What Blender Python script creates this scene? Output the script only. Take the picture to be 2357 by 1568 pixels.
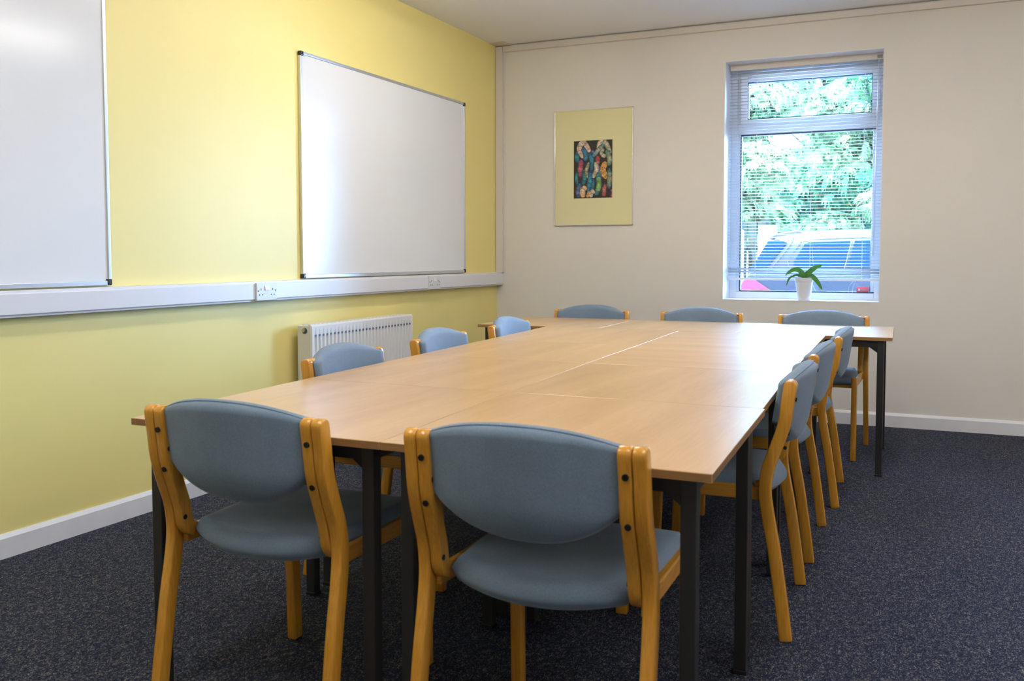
import bpy, bmesh, math, random
from mathutils import Vector, Matrix
import numpy as np

for o in list(bpy.data.objects):
    bpy.data.objects.remove(o, do_unlink=True)
S = bpy.context.scene
COL = S.collection
R = math.radians

# ------------------------------------------------------------------ camera
cam_d = bpy.data.cameras.new('camera')
cam = bpy.data.objects.new('camera', cam_d)
COL.objects.link(cam)
rgt = Vector((0.908236, 0.418457, -0.000756))
dwn = Vector((0.021674, -0.048848, -0.998571))
fwd = Vector((-0.417896, 0.906922, -0.053435))
cm = Matrix((( rgt.x, -dwn.x, -fwd.x), (rgt.y, -dwn.y, -fwd.y), (rgt.z, -dwn.z, -fwd.z))).to_4x4()
cm.translation = Vector((3.152577, -6.564923, 1.12))
cam.matrix_world = cm
cam_d.sensor_width = 36.0
cam_d.sensor_fit = 'HORIZONTAL'
cam_d.lens = 2155.79 / 2357 * 36.0
cam_d.shift_y = -(784 - 704.49) / 2357
cam_d.clip_start = 0.05
cam_d.clip_end = 200
cam_d.dof.use_dof = True
cam_d.dof.focus_distance = 4.6
cam_d.dof.aperture_fstop = 6.5
S.camera = cam

# ------------------------------------------------------------------ world, sun, exposure
S.view_settings.view_transform = 'Standard'
S.view_settings.look = 'None'
S.view_settings.exposure = 0.0
S.view_settings.gamma = 1.0
S.view_settings.use_curve_mapping = False
W = bpy.data.worlds.new('sky')
S.world = W
W.use_nodes = True
wn = W.node_tree.nodes
wl = W.node_tree.links
wn.clear()
wo = wn.new('ShaderNodeOutputWorld')
wb = wn.new('ShaderNodeBackground')
wb.inputs['Color'].default_value = (0.36, 0.62, 1.0, 1)
wb.inputs['Strength'].default_value = 88.0
wl.new(wb.outputs[0], wo.inputs[0])
sd = bpy.data.lights.new('sun', 'SUN')
sd.energy = 120.0
sd.angle = R(1.0)
sd.color = (0.72, 0.86, 1.0)
sun = bpy.data.objects.new('sun', sd)
COL.objects.link(sun)
# sun stands behind the building, so it lights the trees and the car but never enters the room
sun.rotation_euler = (R(38), 0, R(-18))
pd = bpy.data.lights.new('window_daylight_portal', 'AREA')
pd.shape = 'RECTANGLE'
pd.size = 1.02
pd.size_y = 1.64
pd.cycles.is_portal = True
po = bpy.data.objects.new('window_daylight_portal', pd)
COL.objects.link(po)
po.location = (2.26, 0.41, 1.635)
po.rotation_euler = (R(-90), 0, 0)

LAMP_COL = (1.0, 0.965, 0.92)
LAMP_W = 22.0

# ------------------------------------------------------------------ materials
def new_mat(name):
    m = bpy.data.materials.new(name)
    m.use_nodes = True
    nt = m.node_tree
    b = nt.nodes['Principled BSDF']
    return m, nt, b

def plain(name, col, rough=0.5, metal=0.0, spec=0.5, bump=0.0, bscale=200.0, var=0.0, vscale=3.0, coat=0.0):
    m, nt, b = new_mat(name)
    b.inputs['Base Color'].default_value = (*col, 1)
    b.inputs['Roughness'].default_value = rough
    b.inputs['Metallic'].default_value = metal
    b.inputs['Specular IOR Level'].default_value = spec
    b.inputs['Coat Weight'].default_value = coat
    tc = nt.nodes.new('ShaderNodeTexCoord')
    if var:
        n = nt.nodes.new('ShaderNodeTexNoise')
        n.inputs['Scale'].default_value = vscale
        n.inputs['Detail'].default_value = 5
        nt.links.new(tc.outputs['Object'], n.inputs['Vector'])
        r = nt.nodes.new('ShaderNodeValToRGB')
        r.color_ramp.elements[0].position = 0.35
        r.color_ramp.elements[1].position = 0.65
        r.color_ramp.elements[0].color = (*[max(0, c * (1 - var)) for c in col], 1)
        r.color_ramp.elements[1].color = (*[min(1, c * (1 + var)) for c in col], 1)
        nt.links.new(n.outputs['Fac'], r.inputs[0])
        nt.links.new(r.outputs[0], b.inputs['Base Color'])
    if bump:
        n = nt.nodes.new('ShaderNodeTexNoise')
        n.inputs['Scale'].default_value = bscale
        n.inputs['Detail'].default_value = 4
        nt.links.new(tc.outputs['Object'], n.inputs['Vector'])
        bp = nt.nodes.new('ShaderNodeBump')
        bp.inputs['Strength'].default_value = bump
        bp.inputs['Distance'].default_value = 0.002
        nt.links.new(n.outputs['Fac'], bp.inputs['Height'])
        nt.links.new(bp.outputs[0], b.inputs['Normal'])
    return m

def wood(name, c0, c1, scale=(30, 2.2, 30), rough=0.3, c2=None, fine=0.35, coat=0.0, bump=0.0):
    """grain stretched along object Y"""
    m, nt, b = new_mat(name)
    N, L = nt.nodes, nt.links
    tc = N.new('ShaderNodeTexCoord')
    oi = N.new('ShaderNodeObjectInfo')
    ad = N.new('ShaderNodeVectorMath'); ad.operation = 'MULTIPLY_ADD'
    cb = N.new('ShaderNodeCombineXYZ')
    L.new(oi.outputs['Random'], cb.inputs[0]); L.new(oi.outputs['Random'], cb.inputs[1])
    ad.inputs[1].default_value = (17, 9, 0)
    L.new(cb.outputs[0], ad.inputs[0]); L.new(tc.outputs['Object'], ad.inputs[2])
    mp = N.new('ShaderNodeMapping')
    mp.inputs['Scale'].default_value = scale
    L.new(ad.outputs[0], mp.inputs['Vector'])
    n1 = N.new('ShaderNodeTexNoise'); n1.inputs['Scale'].default_value = 0.35; n1.inputs['Detail'].default_value = 3
    n1.inputs['Distortion'].default_value = 0.6
    L.new(mp.outputs[0], n1.inputs['Vector'])
    mp2 = N.new('ShaderNodeMapping'); mp2.inputs['Scale'].default_value = tuple(s * 5 for s in scale)
    L.new(ad.outputs[0], mp2.inputs['Vector'])
    n2 = N.new('ShaderNodeTexNoise'); n2.inputs['Scale'].default_value = 1.0; n2.inputs['Detail'].default_value = 4
    L.new(mp2.outputs[0], n2.inputs['Vector'])
    mx = N.new('ShaderNodeMix'); mx.inputs['Factor'].default_value = fine
    L.new(n1.outputs['Fac'], mx.inputs['A']); L.new(n2.outputs['Fac'], mx.inputs['B'])
    r = N.new('ShaderNodeValToRGB')
    r.color_ramp.elements[0].position = 0.33; r.color_ramp.elements[0].color = (*c0, 1)
    r.color_ramp.elements[1].position = 0.66; r.color_ramp.elements[1].color = (*c1, 1)
    L.new(mx.outputs['Result'], r.inputs[0])
    L.new(r.outputs[0], b.inputs['Base Color'])
    b.inputs['Roughness'].default_value = rough
    b.inputs['Coat Weight'].default_value = coat
    b.inputs['Coat Roughness'].default_value = 0.16
    if bump:
        bp = N.new('ShaderNodeBump'); bp.inputs['Strength'].default_value = bump; bp.inputs['Distance'].default_value = 0.0006
        n3 = N.new('ShaderNodeTexNoise'); n3.inputs['Scale'].default_value = 260; n3.inputs['Detail'].default_value = 3
        L.new(tc.outputs['Object'], n3.inputs['Vector'])
        L.new(n3.outputs['Fac'], bp.inputs['Height']); L.new(bp.outputs[0], b.inputs['Normal'])
    return m

def fabric(name, c0, c1):
    m, nt, b = new_mat(name)
    N, L = nt.nodes, nt.links
    tc = N.new('ShaderNodeTexCoord')
    n = N.new('ShaderNodeTexNoise'); n.inputs['Scale'].default_value = 420; n.inputs['Detail'].default_value = 3
    n2 = N.new('ShaderNodeTexNoise'); n2.inputs['Scale'].default_value = 9; n2.inputs['Detail'].default_value = 4
    L.new(tc.outputs['Object'], n.inputs['Vector']); L.new(tc.outputs['Object'], n2.inputs['Vector'])
    mx = N.new('ShaderNodeMix'); mx.inputs['Factor'].default_value = 0.4
    L.new(n.outputs['Fac'], mx.inputs['A']); L.new(n2.outputs['Fac'], mx.inputs['B'])
    r = N.new('ShaderNodeValToRGB')
    r.color_ramp.elements[0].position = 0.36; r.color_ramp.elements[0].color = (*c0, 1)
    r.color_ramp.elements[1].position = 0.64; r.color_ramp.elements[1].color = (*c1, 1)
    L.new(mx.outputs['Result'], r.inputs[0]); L.new(r.outputs[0], b.inputs['Base Color'])
    b.inputs['Roughness'].default_value = 0.85
    b.inputs['Sheen Weight'].default_value = 0.35
    b.inputs['Sheen Roughness'].default_value = 0.4
    b.inputs['Sheen Tint'].default_value = (0.75, 0.85, 1.0, 1)
    w1 = N.new('ShaderNodeTexWave'); w1.inputs['Scale'].default_value = 160; w1.bands_direction = 'X'
    w2 = N.new('ShaderNodeTexWave'); w2.inputs['Scale'].default_value = 160; w2.bands_direction = 'Z'
    L.new(tc.outputs['Object'], w1.inputs['Vector']); L.new(tc.outputs['Object'], w2.inputs['Vector'])
    ma = N.new('ShaderNodeMath'); ma.operation = 'ADD'
    L.new(w1.outputs['Fac'], ma.inputs[0]); L.new(w2.outputs['Fac'], ma.inputs[1])
    bp = N.new('ShaderNodeBump'); bp.inputs['Strength'].default_value = 0.25; bp.inputs['Distance'].default_value = 0.001
    L.new(ma.outputs[0], bp.inputs['Height']); L.new(bp.outputs[0], b.inputs['Normal'])
    return m

def carpet_mat():
    m, nt, b = new_mat('carpet')
    N, L = nt.nodes, nt.links
    tc = N.new('ShaderNodeTexCoord')
    mp = N.new('ShaderNodeMapping'); mp.inputs['Scale'].default_value = (1.0, 0.62, 1.0)
    L.new(tc.outputs['Object'], mp.inputs['Vector'])
    vo = N.new('ShaderNodeTexVoronoi'); vo.inputs['Scale'].default_value = 430
    L.new(mp.outputs[0], vo.inputs['Vector'])
    sp = N.new('ShaderNodeSeparateColor'); L.new(vo.outputs['Color'], sp.inputs[0])
    nz = N.new('ShaderNodeTexNoise'); nz.inputs['Scale'].default_value = 60; nz.inputs['Detail'].default_value = 3
    L.new(mp.outputs[0], nz.inputs['Vector'])
    n = N.new('ShaderNodeMath'); n.operation = 'MULTIPLY_ADD'; n.inputs[1].default_value = 0.75
    L.new(sp.outputs[0], n.inputs[0])
    nm = N.new('ShaderNodeMath'); nm.operation = 'MULTIPLY'; nm.inputs[1].default_value = 0.45
    L.new(nz.outputs['Fac'], nm.inputs[0]); L.new(nm.outputs[0], n.inputs[2])
    r = N.new('ShaderNodeValToRGB')
    e = r.color_ramp.elements
    e[0].position = 0.30; e[0].color = (0.005, 0.008, 0.024, 1)
    e[1].position = 0.62; e[1].color = (0.018, 0.025, 0.060, 1)
    e.new(0.78).color = (0.045, 0.049, 0.074, 1)
    e.new(0.88).color = (0.10, 0.10, 0.105, 1)
    e.new(0.97).color = (0.22, 0.21, 0.185, 1)
    L.new(n.outputs[0], r.inputs[0])
    n2 = N.new('ShaderNodeTexNoise'); n2.inputs['Scale'].default_value = 1.3; n2.inputs['Detail'].default_value = 3
    L.new(tc.outputs['Object'], n2.inputs['Vector'])
    mr = N.new('ShaderNodeMapRange'); mr.inputs['To Min'].default_value = 0.85; mr.inputs['To Max'].default_value = 1.15
    L.new(n2.outputs['Fac'], mr.inputs['Value'])
    mx = N.new('ShaderNodeMix'); mx.data_type = 'RGBA'; mx.blend_type = 'MULTIPLY'; mx.inputs['Factor'].default_value = 1
    L.new(r.outputs[0], mx.inputs['A']); L.new(mr.outputs[0], mx.inputs['B'])
    L.new(mx.outputs['Result'], b.inputs['Base Color'])
    b.inputs['Roughness'].default_value = 0.95
    b.inputs['Specular IOR Level'].default_value = 0.15
    bp = N.new('ShaderNodeBump'); bp.inputs['Strength'].default_value = 0.4; bp.inputs['Distance'].default_value = 0.003
    L.new(n.outputs[0], bp.inputs['Height']); L.new(bp.outputs[0], b.inputs['Normal'])
    return m

def glass_mat(name, tint=(1, 1, 1), refl=0.08):
    m, nt, b = new_mat(name)
    N, L = nt.nodes, nt.links
    N.remove(b)
    out = [x for x in N if x.type == 'OUTPUT_MATERIAL'][0]
    t = N.new('ShaderNodeBsdfTransparent'); t.inputs[0].default_value = (*tint, 1)
    g = N.new('ShaderNodeBsdfGlossy'); g.inputs['Roughness'].default_value = 0.02
    lw = N.new('ShaderNodeFresnel'); lw.inputs[0].default_value = 1.45
    mx = N.new('ShaderNodeMixShader')
    L.new(lw.outputs[0], mx.inputs[0]); L.new(t.outputs[0], mx.inputs[1]); L.new(g.outputs[0], mx.inputs[2])
    L.new(mx.outputs[0], out.inputs[0])
    return m

def emit_mat(name, col, s):
    m, nt, b = new_mat(name)
    b.inputs['Base Color'].default_value = (0.9, 0.9, 0.9, 1)
    b.inputs['Emission Color'].default_value = (*col, 1)
    b.inputs['Emission Strength'].default_value = s
    return m

def vcol_mat(name, rough=0.6):
    m, nt, b = new_mat(name)
    N, L = nt.nodes, nt.links
    a = N.new('ShaderNodeAttribute'); a.attribute_name = 'paint'
    tc = N.new('ShaderNodeTexCoord')
    n = N.new('ShaderNodeTexNoise'); n.inputs['Scale'].default_value = 90; n.inputs['Detail'].default_value = 4
    L.new(tc.outputs['Object'], n.inputs['Vector'])
    mr = N.new('ShaderNodeMapRange'); mr.inputs['From Min'].default_value = 0.3; mr.inputs['From Max'].default_value = 0.7
    mr.inputs['To Min'].default_value = 0.45; mr.inputs['To Max'].default_value = 1.5
    L.new(n.outputs['Fac'], mr.inputs['Value'])
    mx = N.new('ShaderNodeMix'); mx.data_type = 'RGBA'; mx.blend_type = 'MULTIPLY'; mx.inputs['Factor'].default_value = 1
    L.new(a.outputs['Color'], mx.inputs['A']); L.new(mr.outputs[0], mx.inputs['B'])
    L.new(mx.outputs['Result'], b.inputs['Base Color'])
    b.inputs['Roughness'].default_value = rough
    return m

def leaf_mat(name, c0, c1, trans=0.35):
    m, nt, b = new_mat(name)
    N, L = nt.nodes, nt.links
    tc = N.new('ShaderNodeTexCoord')
    n = N.new('ShaderNodeTexNoise'); n.inputs['Scale'].default_value = 2.2; n.inputs['Detail'].default_value = 5
    L.new(tc.outputs['Object'], n.inputs['Vector'])
    r = N.new('ShaderNodeValToRGB')
    r.color_ramp.elements[0].position = 0.38; r.color_ramp.elements[0].color = (*c0, 1)
    r.color_ramp.elements[1].position = 0.62; r.color_ramp.elements[1].color = (*c1, 1)
    L.new(n.outputs['Fac'], r.inputs[0]); L.new(r.outputs[0], b.inputs['Base Color'])
    b.inputs['Roughness'].default_value = 0.5
    b.inputs['Specular IOR Level'].default_value = 0.5 if name == 'orchid_leaf' else 0.08
    out = [x for x in N if x.type == 'OUTPUT_MATERIAL'][0]
    t = N.new('ShaderNodeBsdfTranslucent'); L.new(r.outputs[0], t.inputs[0])
    mx = N.new('ShaderNodeMixShader'); mx.inputs[0].default_value = trans
    L.new(b.outputs[0], mx.inputs[1]); L.new(t.outputs[0], mx.inputs[2]); L.new(mx.outputs[0], out.inputs[0])
    return m

M = {}
M['yellow'] = plain('yellow_satin_paint', (0.82, 0.70, 0.26), 0.46, spec=0.5, bump=0.12, bscale=60, var=0.015, vscale=1.5)
M['cream'] = plain('cream_matt_paint', (0.765, 0.73, 0.675), 0.7, spec=0.3, bump=0.10, bscale=90, var=0.015, vscale=1.5)
M['ceiling'] = plain('white_ceiling_paint', (0.86, 0.87, 0.90), 0.85, spec=0.2)
M['skirting'] = plain('white_gloss_paint', (0.78, 0.78, 0.82), 0.35, var=0.03, vscale=8)
M['trim'] = plain('off_white_trim', (0.70, 0.65, 0.60), 0.4)
M['reveal'] = plain('white_reveal_paint', (0.82, 0.83, 0.86), 0.5)
M['trunk'] = plain('white_trunking_plastic', (0.72, 0.72, 0.76), 0.32)
M['upvc'] = plain('white_window_plastic', (0.80, 0.82, 0.86), 0.3)
M['gasket'] = plain('black_rubber_gasket', (0.012, 0.02, 0.05), 0.6)
M['socket'] = plain('socket_plastic', (0.66, 0.67, 0.72), 0.3)
M['socket_dark'] = plain('socket_holes', (0.02, 0.02, 0.03), 0.6)
M['switch'] = plain('switch_plastic', (0.85, 0.85, 0.86), 0.25)
M['board'] = plain('whiteboard_enamel', (0.76, 0.78, 0.81), 0.16, spec=0.45, var=0.012, vscale=2, bump=0.02, bscale=40)
M['alu'] = plain('brushed_aluminium', (0.62, 0.65, 0.70), 0.32, metal=0.85)
M['chrome'] = plain('polished_silver_frame', (0.75, 0.75, 0.76), 0.15, metal=1.0)
M['black_plastic'] = plain('black_corner_plastic', (0.02, 0.022, 0.035), 0.25)
M['mount'] = plain('pale_yellow_mount_card', (0.73, 0.68, 0.38), 0.35, coat=0.6)
M['radiator'] = plain('white_radiator_enamel', (0.76, 0.76, 0.76), 0.3)
M['rad_dark'] = plain('radiator_gap', (0.10, 0.13, 0.22), 0.6)
M['brass'] = plain('nickel_plug', (0.55, 0.50, 0.38), 0.3, metal=0.8)
M['leg'] = plain('charcoal_powder_coat', (0.018, 0.018, 0.019), 0.45)
M['top'] = wood('beech_laminate', (0.50, 0.29, 0.12), (0.66, 0.415, 0.20), (24, 2.0, 24), 0.276, fine=0.3, bump=0.0, coat=0.0)
M['top'].node_tree.nodes['Principled BSDF'].inputs['Specular IOR Level'].default_value = 1.0
M['edge'] = wood('beech_edge_band', (0.24, 0.12, 0.04), (0.36, 0.19, 0.07), (3, 3, 90), 0.4)
M['beech'] = wood('honey_lacquered_beech', (0.52, 0.225, 0.020), (0.72, 0.35, 0.045), (60, 40, 3.0), 0.26, fine=0.55, coat=0.3)
M['beech_y'] = wood('honey_lacquered_beech_rail', (0.52, 0.225, 0.020), (0.72, 0.35, 0.045), (60, 4, 60), 0.26, fine=0.55, coat=0.3)
M['fabric'] = fabric('blue_grey_wool', (0.135, 0.195, 0.275), (0.21, 0.285, 0.385))
M['screw'] = plain('dark_screw_cap', (0.01, 0.01, 0.011), 0.4)
M['carpet'] = carpet_mat()
M['slat'] = plain('white_blind_slat', (0.80, 0.83, 0.88), 0.35)
M['cord'] = plain('white_cord', (0.80, 0.82, 0.86), 0.7)
M['wand'] = plain('clear_wand', (0.75, 0.8, 0.9), 0.1)
M['pot'] = plain('white_ceramic_glaze', (0.80, 0.79, 0.80), 0.25)
M['bark'] = plain('orchid_bark', (0.13, 0.07, 0.03), 0.9, var=0.5, vscale=60, bump=1, bscale=80)
M['orchid'] = leaf_mat('orchid_leaf', (0.05, 0.23, 0.03), (0.09, 0.32, 0.035), 0.25)
M['glass'] = glass_mat('window_glass', (0.94, 0.98, 1.0))
M['housing'] = plain('white_steel', (0.8, 0.8, 0.8), 0.4)
M['diffuser'] = emit_mat('lit_diffuser', LAMP_COL, LAMP_W)
M['sticker_red'] = plain('red_sticker', (0.80, 0.10, 0.10), 0.4)
M['sticker_white'] = plain('white_sticker_print', (0.85, 0.85, 0.85), 0.4)
M['sticker_blue'] = plain('dark_blue_sticker', (0.01, 0.05, 0.16), 0.4)
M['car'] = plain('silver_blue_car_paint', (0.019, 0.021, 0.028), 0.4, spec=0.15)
M['car_glass'] = plain('car_window_glass', (0.0, 0.015, 0.036), 0.08, spec=0.22)
M['car_seam'] = plain('car_dark_trim', (0.01, 0.015, 0.03), 0.5)
M['tail'] = plain('red_tail_lamp_lens', (0.65, 0.02, 0.05), 0.12)
M['tyre'] = plain('tyre_rubber', (0.02, 0.02, 0.02), 0.8)
M['wheel'] = plain('alloy_wheel', (0.5, 0.5, 0.52), 0.3, metal=0.8)
M['ground'] = plain('pale_tarmac', (0.58, 0.58, 0.58), 0.9, var=0.12, vscale=5)
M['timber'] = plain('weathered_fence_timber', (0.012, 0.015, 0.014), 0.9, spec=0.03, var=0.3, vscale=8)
M['post'] = plain('white_post_paint', (0.6, 0.6, 0.6), 0.5)
M['trunk_bark'] = plain('tree_bark', (0.012, 0.010, 0.008), 0.9, spec=0.03, var=0.3, vscale=10, bump=1, bscale=20)
M['leaf_a'] = leaf_mat('chestnut_leaf', (0.035, 0.075, 0.03), (0.15, 0.20, 0.10))
M['leaf_b'] = leaf_mat('dark_shrub_leaf', (0.010, 0.045, 0.034), (0.045, 0.115, 0.04))
M['brick'] = plain('outer_brick', (0.16, 0.09, 0.07), 0.9)

# ------------------------------------------------------------------ mesh helpers
def link(name, me, mat, parent=None, smooth=False, loc=None):
    if mat is not None:
        for mm in (mat if isinstance(mat, (list, tuple)) else [mat]):
            me.materials.append(mm)
    o = bpy.data.objects.new(name, me)
    COL.objects.link(o)
    if parent: o.parent = parent
    if loc: o.location = loc
    if smooth:
        for p in me.polygons: p.use_smooth = True
    return o

def tag(o, label=None, cat=None, group=None, kind=None):
    if label: o['label'] = label
    if cat: o['category'] = cat
    if group: o['group'] = group
    if kind: o['kind'] = kind
    return o

def empty(name, loc=(0, 0, 0), rz=0.0, parent=None):
    o = bpy.data.objects.new(name, None)
    o.empty_display_size = 0.1
    COL.objects.link(o)
    o.location = loc; o.rotation_euler = (0, 0, rz)
    if parent: o.parent = parent
    return o

class MB:
    """collects shapes in one bmesh, builds ONE object"""
    def __init__(s): s.b = bmesh.new()
    def box(s, lo, hi, mi=0):
        v = [s.b.verts.new((x, y, z)) for x in (lo[0], hi[0]) for y in (lo[1], hi[1]) for z in (lo[2], hi[2])]
        for q in ((0, 1, 3, 2), (4, 6, 7, 5), (0, 4, 5, 1), (2, 3, 7, 6), (0, 2, 6, 4), (1, 5, 7, 3)):
            f = s.b.faces.new([v[i] for i in q]); f.material_index = mi
        return s
    def prism(s, pts, axis, a, b_, mi=0):
        """pts 2-D polygon, extruded along axis ('x','y','z') from a to b_"""
        def P(p, t):
            if axis == 'x': return (t, p[0], p[1])
            if axis == 'y': return (p[0], t, p[1])
            return (p[0], p[1], t)
        A = [s.b.verts.new(P(p, a)) for p in pts]; B = [s.b.verts.new(P(p, b_)) for p in pts]
        n = len(pts)
        for f in (s.b.faces.new(A), s.b.faces.new(B[::-1])): f.material_index = mi
        for i in range(n):
            f = s.b.faces.new((A[i], B[i], B[(i + 1) % n], A[(i + 1) % n])); f.material_index = mi
        return s
    def rings(s, rings, closed=True, caps=True, mi=0):
        VR = [[s.b.verts.new(p) for p in r] for r in rings]
        n = len(VR[0])
        for i in range(len(VR) - 1):
            for j in range(n if closed else n - 1):
                f = s.b.faces.new((VR[i][j], VR[i][(j + 1) % n], VR[i + 1][(j + 1) % n], VR[i + 1][j])); f.material_index = mi
        if caps:
            s.b.faces.new(VR[0][::-1]).material_index = mi
            s.b.faces.new(VR[-1]).material_index = mi
        return s
    def tube(s, pts, r, n=8, mi=0):
        pts = [Vector(p) for p in pts]
        rs = r if isinstance(r, (list, tuple)) else [r] * len(pts)
        rings = []
        up = Vector((0, 0, 1))
        for i, p in enumerate(pts):
            d = (pts[min(i + 1, len(pts) - 1)] - pts[max(i - 1, 0)]).normalized()
            u = up if abs(d.dot(up)) < 0.9 else Vector((1, 0, 0))
            a = d.cross(u).normalized(); b = d.cross(a)
            rings.append([p + (a * math.cos(t) + b * math.sin(t)) * rs[i] for t in [2 * math.pi * k / n for k in range(n)]])
        return s.rings(rings, mi=mi)
    def lathe(s, prof, c=(0, 0, 0), n=32, mi=0):
        rings = [[(c[0] + r * math.cos(2 * math.pi * k / n), c[1] + r * math.sin(2 * math.pi * k / n), c[2] + z) for k in range(n)] for r, z in prof]
        return s.rings(rings, mi=mi)
    def build(s, name, mat, parent=None, smooth=False, bevel=0.0, seg=2, loc=None, auto=None):
        bmesh.ops.recalc_face_normals(s.b, faces=s.b.faces)
        if bevel:
            ed = [e for e in s.b.edges if len(e.link_faces) == 2 and e.calc_face_angle(0) > R(28)]
            bmesh.ops.bevel(s.b, geom=ed, offset=bevel, segments=seg, affect='EDGES', profile=0.5, clamp_overlap=True)
        me = bpy.data.meshes.new(name)
        s.b.to_mesh(me); s.b.free()
        o = link(name, me, mat, parent, smooth, loc)
        if auto:
            sharp = auto
            for p in me.polygons: p.use_smooth = True
            try: me.set_sharp_from_angle(angle=R(sharp))
            except Exception: pass
        return o

def struct(o):
    o['kind'] = 'structure'
    return o

def catmull(pts, n=6):
    out = []
    P = [Vector(p) for p in pts]
    P = [2 * P[0] - P[1]] + P + [2 * P[-1] - P[-2]]
    for i in range(1, len(P) - 2):
        for k in range(n):
            t = k / n
            a, b, c, d = P[i - 1], P[i], P[i + 1], P[i + 2]
            out.append(0.5 * ((2 * b) + (c - a) * t + (2 * a - 5 * b + 4 * c - d) * t * t + (3 * b - a - 3 * c + d) * t ** 3))
    out.append(P[-2])
    return out

# ------------------------------------------------------------------ room shell
H = 2.7244
XR, YB = 5.6, -8.2         # right wall, wall behind the photographer
WX0, WX1, WZ0, WZ1 = 1.748, 2.774, 0.811, 2.4596
D = 0.30                     # thickness of the window wall
struct(MB().box((-0.2, YB - 0.2, -0.12), (XR + 0.2, D, 0)).build('floor', M['carpet']))
struct(MB().box((-0.2, YB - 0.2, H), (XR + 0.2, D, H + 0.25)).build('ceiling', M['ceiling']))
struct(MB().box((-0.2, YB - 0.2, 0), (0, 0, H)).build('wall_left', M['yellow']))
struct(MB().box((XR, YB - 0.2, 0), (XR + 0.2, 0, H)).build('wall_right', M['cream']))
struct(MB().box((0, YB - 0.2, 0), (XR, YB, H)).build('wall_front', M['cream']))
wbk = MB()
wbk.box((-0.2, 0, 0), (WX0, D, H)).box((WX1, 0, 0), (XR + 0.2, D, H)).box((WX0, 0, 0), (WX1, D, WZ0)).box((WX0, 0, WZ1), (WX1, D, H))
struct(wbk.build('wall_back', M['cream']))
ob = MB(); BZ = 7.0  # unseen outer face, added and raised so its shadow falls over the car
ob.box((-7, D, -0.32), (WX0 - 0.0, D + 0.1, BZ)).box((WX1, D, -0.32), (12, D + 0.1, BZ)).box((WX0, D, -0.32), (WX1, D + 0.1, WZ0)).box((WX0, D, WZ1), (WX1, D + 0.1, BZ))
struct(ob.build('wall_outer_shade', M['brick']))

def skirting(name, pts, axis, a, b):
    return struct(MB().prism(pts, axis, a, b).build(name, M['skirting']))
# moulded profile with a sloping top
skirting('baseboard_left', [(0, 0), (0.016, 0), (0.016, 0.075), (0.006, 0.0907), (0, 0.0907)], 'y', YB, 0)
skirting('baseboard_back', [(0, 0), (-0.016, 0), (-0.016, 0.075), (-0.006, 0.0907), (0, 0.0907)], 'x', 0.016, XR)
# cable trunking boxed in along the ceiling and down the corner of the back wall
struct(MB().box((0.066, -0.03, 2.671), (XR, 0, 2.7125)).build('trim_1', M['trim'], bevel=0.0015))
c_ = MB().box((0.003, -0.03, 0.9935), (0.060, 0, 2.7125)); c_.box((0.060, -0.012, 0.9935), (0.072, 0, 2.671))
struct(c_.build('trim_2', M['trim'], bevel=0.0015))
struct(MB().box((0.004, -0.155, 2.7185), (0.125, -0.004, H)).build('trim_3', M['trim'], bevel=0.001))

# ------------------------------------------------------------------ window
win = empty('window_1', (2.261, 0.22, WZ0)); struct(win)
def wpart(mb, name, mat, **k):
    for v in mb.b.verts: v.co -= Vector((2.261, 0.22, WZ0))
    return mb.build(name, mat, win, **k)
# reveal lining and sill board
rv = MB()
rv.box((WX0, 0.0, WZ0 + 0.004), (WX0 + 0.004, 0.23, WZ1)).box((WX1 - 0.004, 0.0, WZ0 + 0.004), (WX1, 0.23, WZ1)).box((WX0, 0.0, WZ1 - 0.004), (WX1, 0.23, WZ1))
wpart(rv, 'window_reveal', M['reveal'])
wpart(MB().box((WX0, -0.002, WZ0), (WX1, 0.23, WZ0 + 0.006)), 'window_sill', M['reveal'])
def frame(x0, x1, z0, z1, w, y0, y1, wb_=None, wt=None):
    wb_ = wb_ if wb_ is not None else w; wt = wt if wt is not None else w
    m = MB()
    m.box((x0, y0, z0), (x0 + w, y1, z1)).box((x1 - w, y0, z0), (x1, y1, z1))
    m.box((x0 + w, y0, z0), (x1 - w, y1, z0 + wb_)).box((x0 + w, y0, z1 - wt), (x1 - w, y1, z1))
    return m
fx0, fx1 = WX0 + 0.004, WX1 - 0.004
m = frame(fx0, fx1, WZ0 + 0.006, WZ1 - 0.004, 0.045, 0.22, 0.29)
m.box((fx0 + 0.045, 0.22, 1.985), (fx1 - 0.045, 0.29, 2.050))       # transom
wpart(m, 'window_frame', M['upvc'], bevel=0.003)
# glazing bead around the lower pane
wpart(frame(fx0 + 0.045, fx1 - 0.045, WZ0 + 0.051, 1.985, 0.024, 0.228, 0.28, wb_=0.008, wt=0.008), 'glazing_bead', M['upvc'], bevel=0.003)
gx0, gx1 = 1.826, 2.742
wpart(frame(gx0 - 0.006, gx1, 0.866, 1.976, 0.007, 0.224, 0.262), 'gasket', M['gasket'])
wpart(MB().box((gx0 - 0.004, 0.25, 0.864), (gx1, 0.254, 1.978)), 'window_pane', M['glass'])
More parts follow.
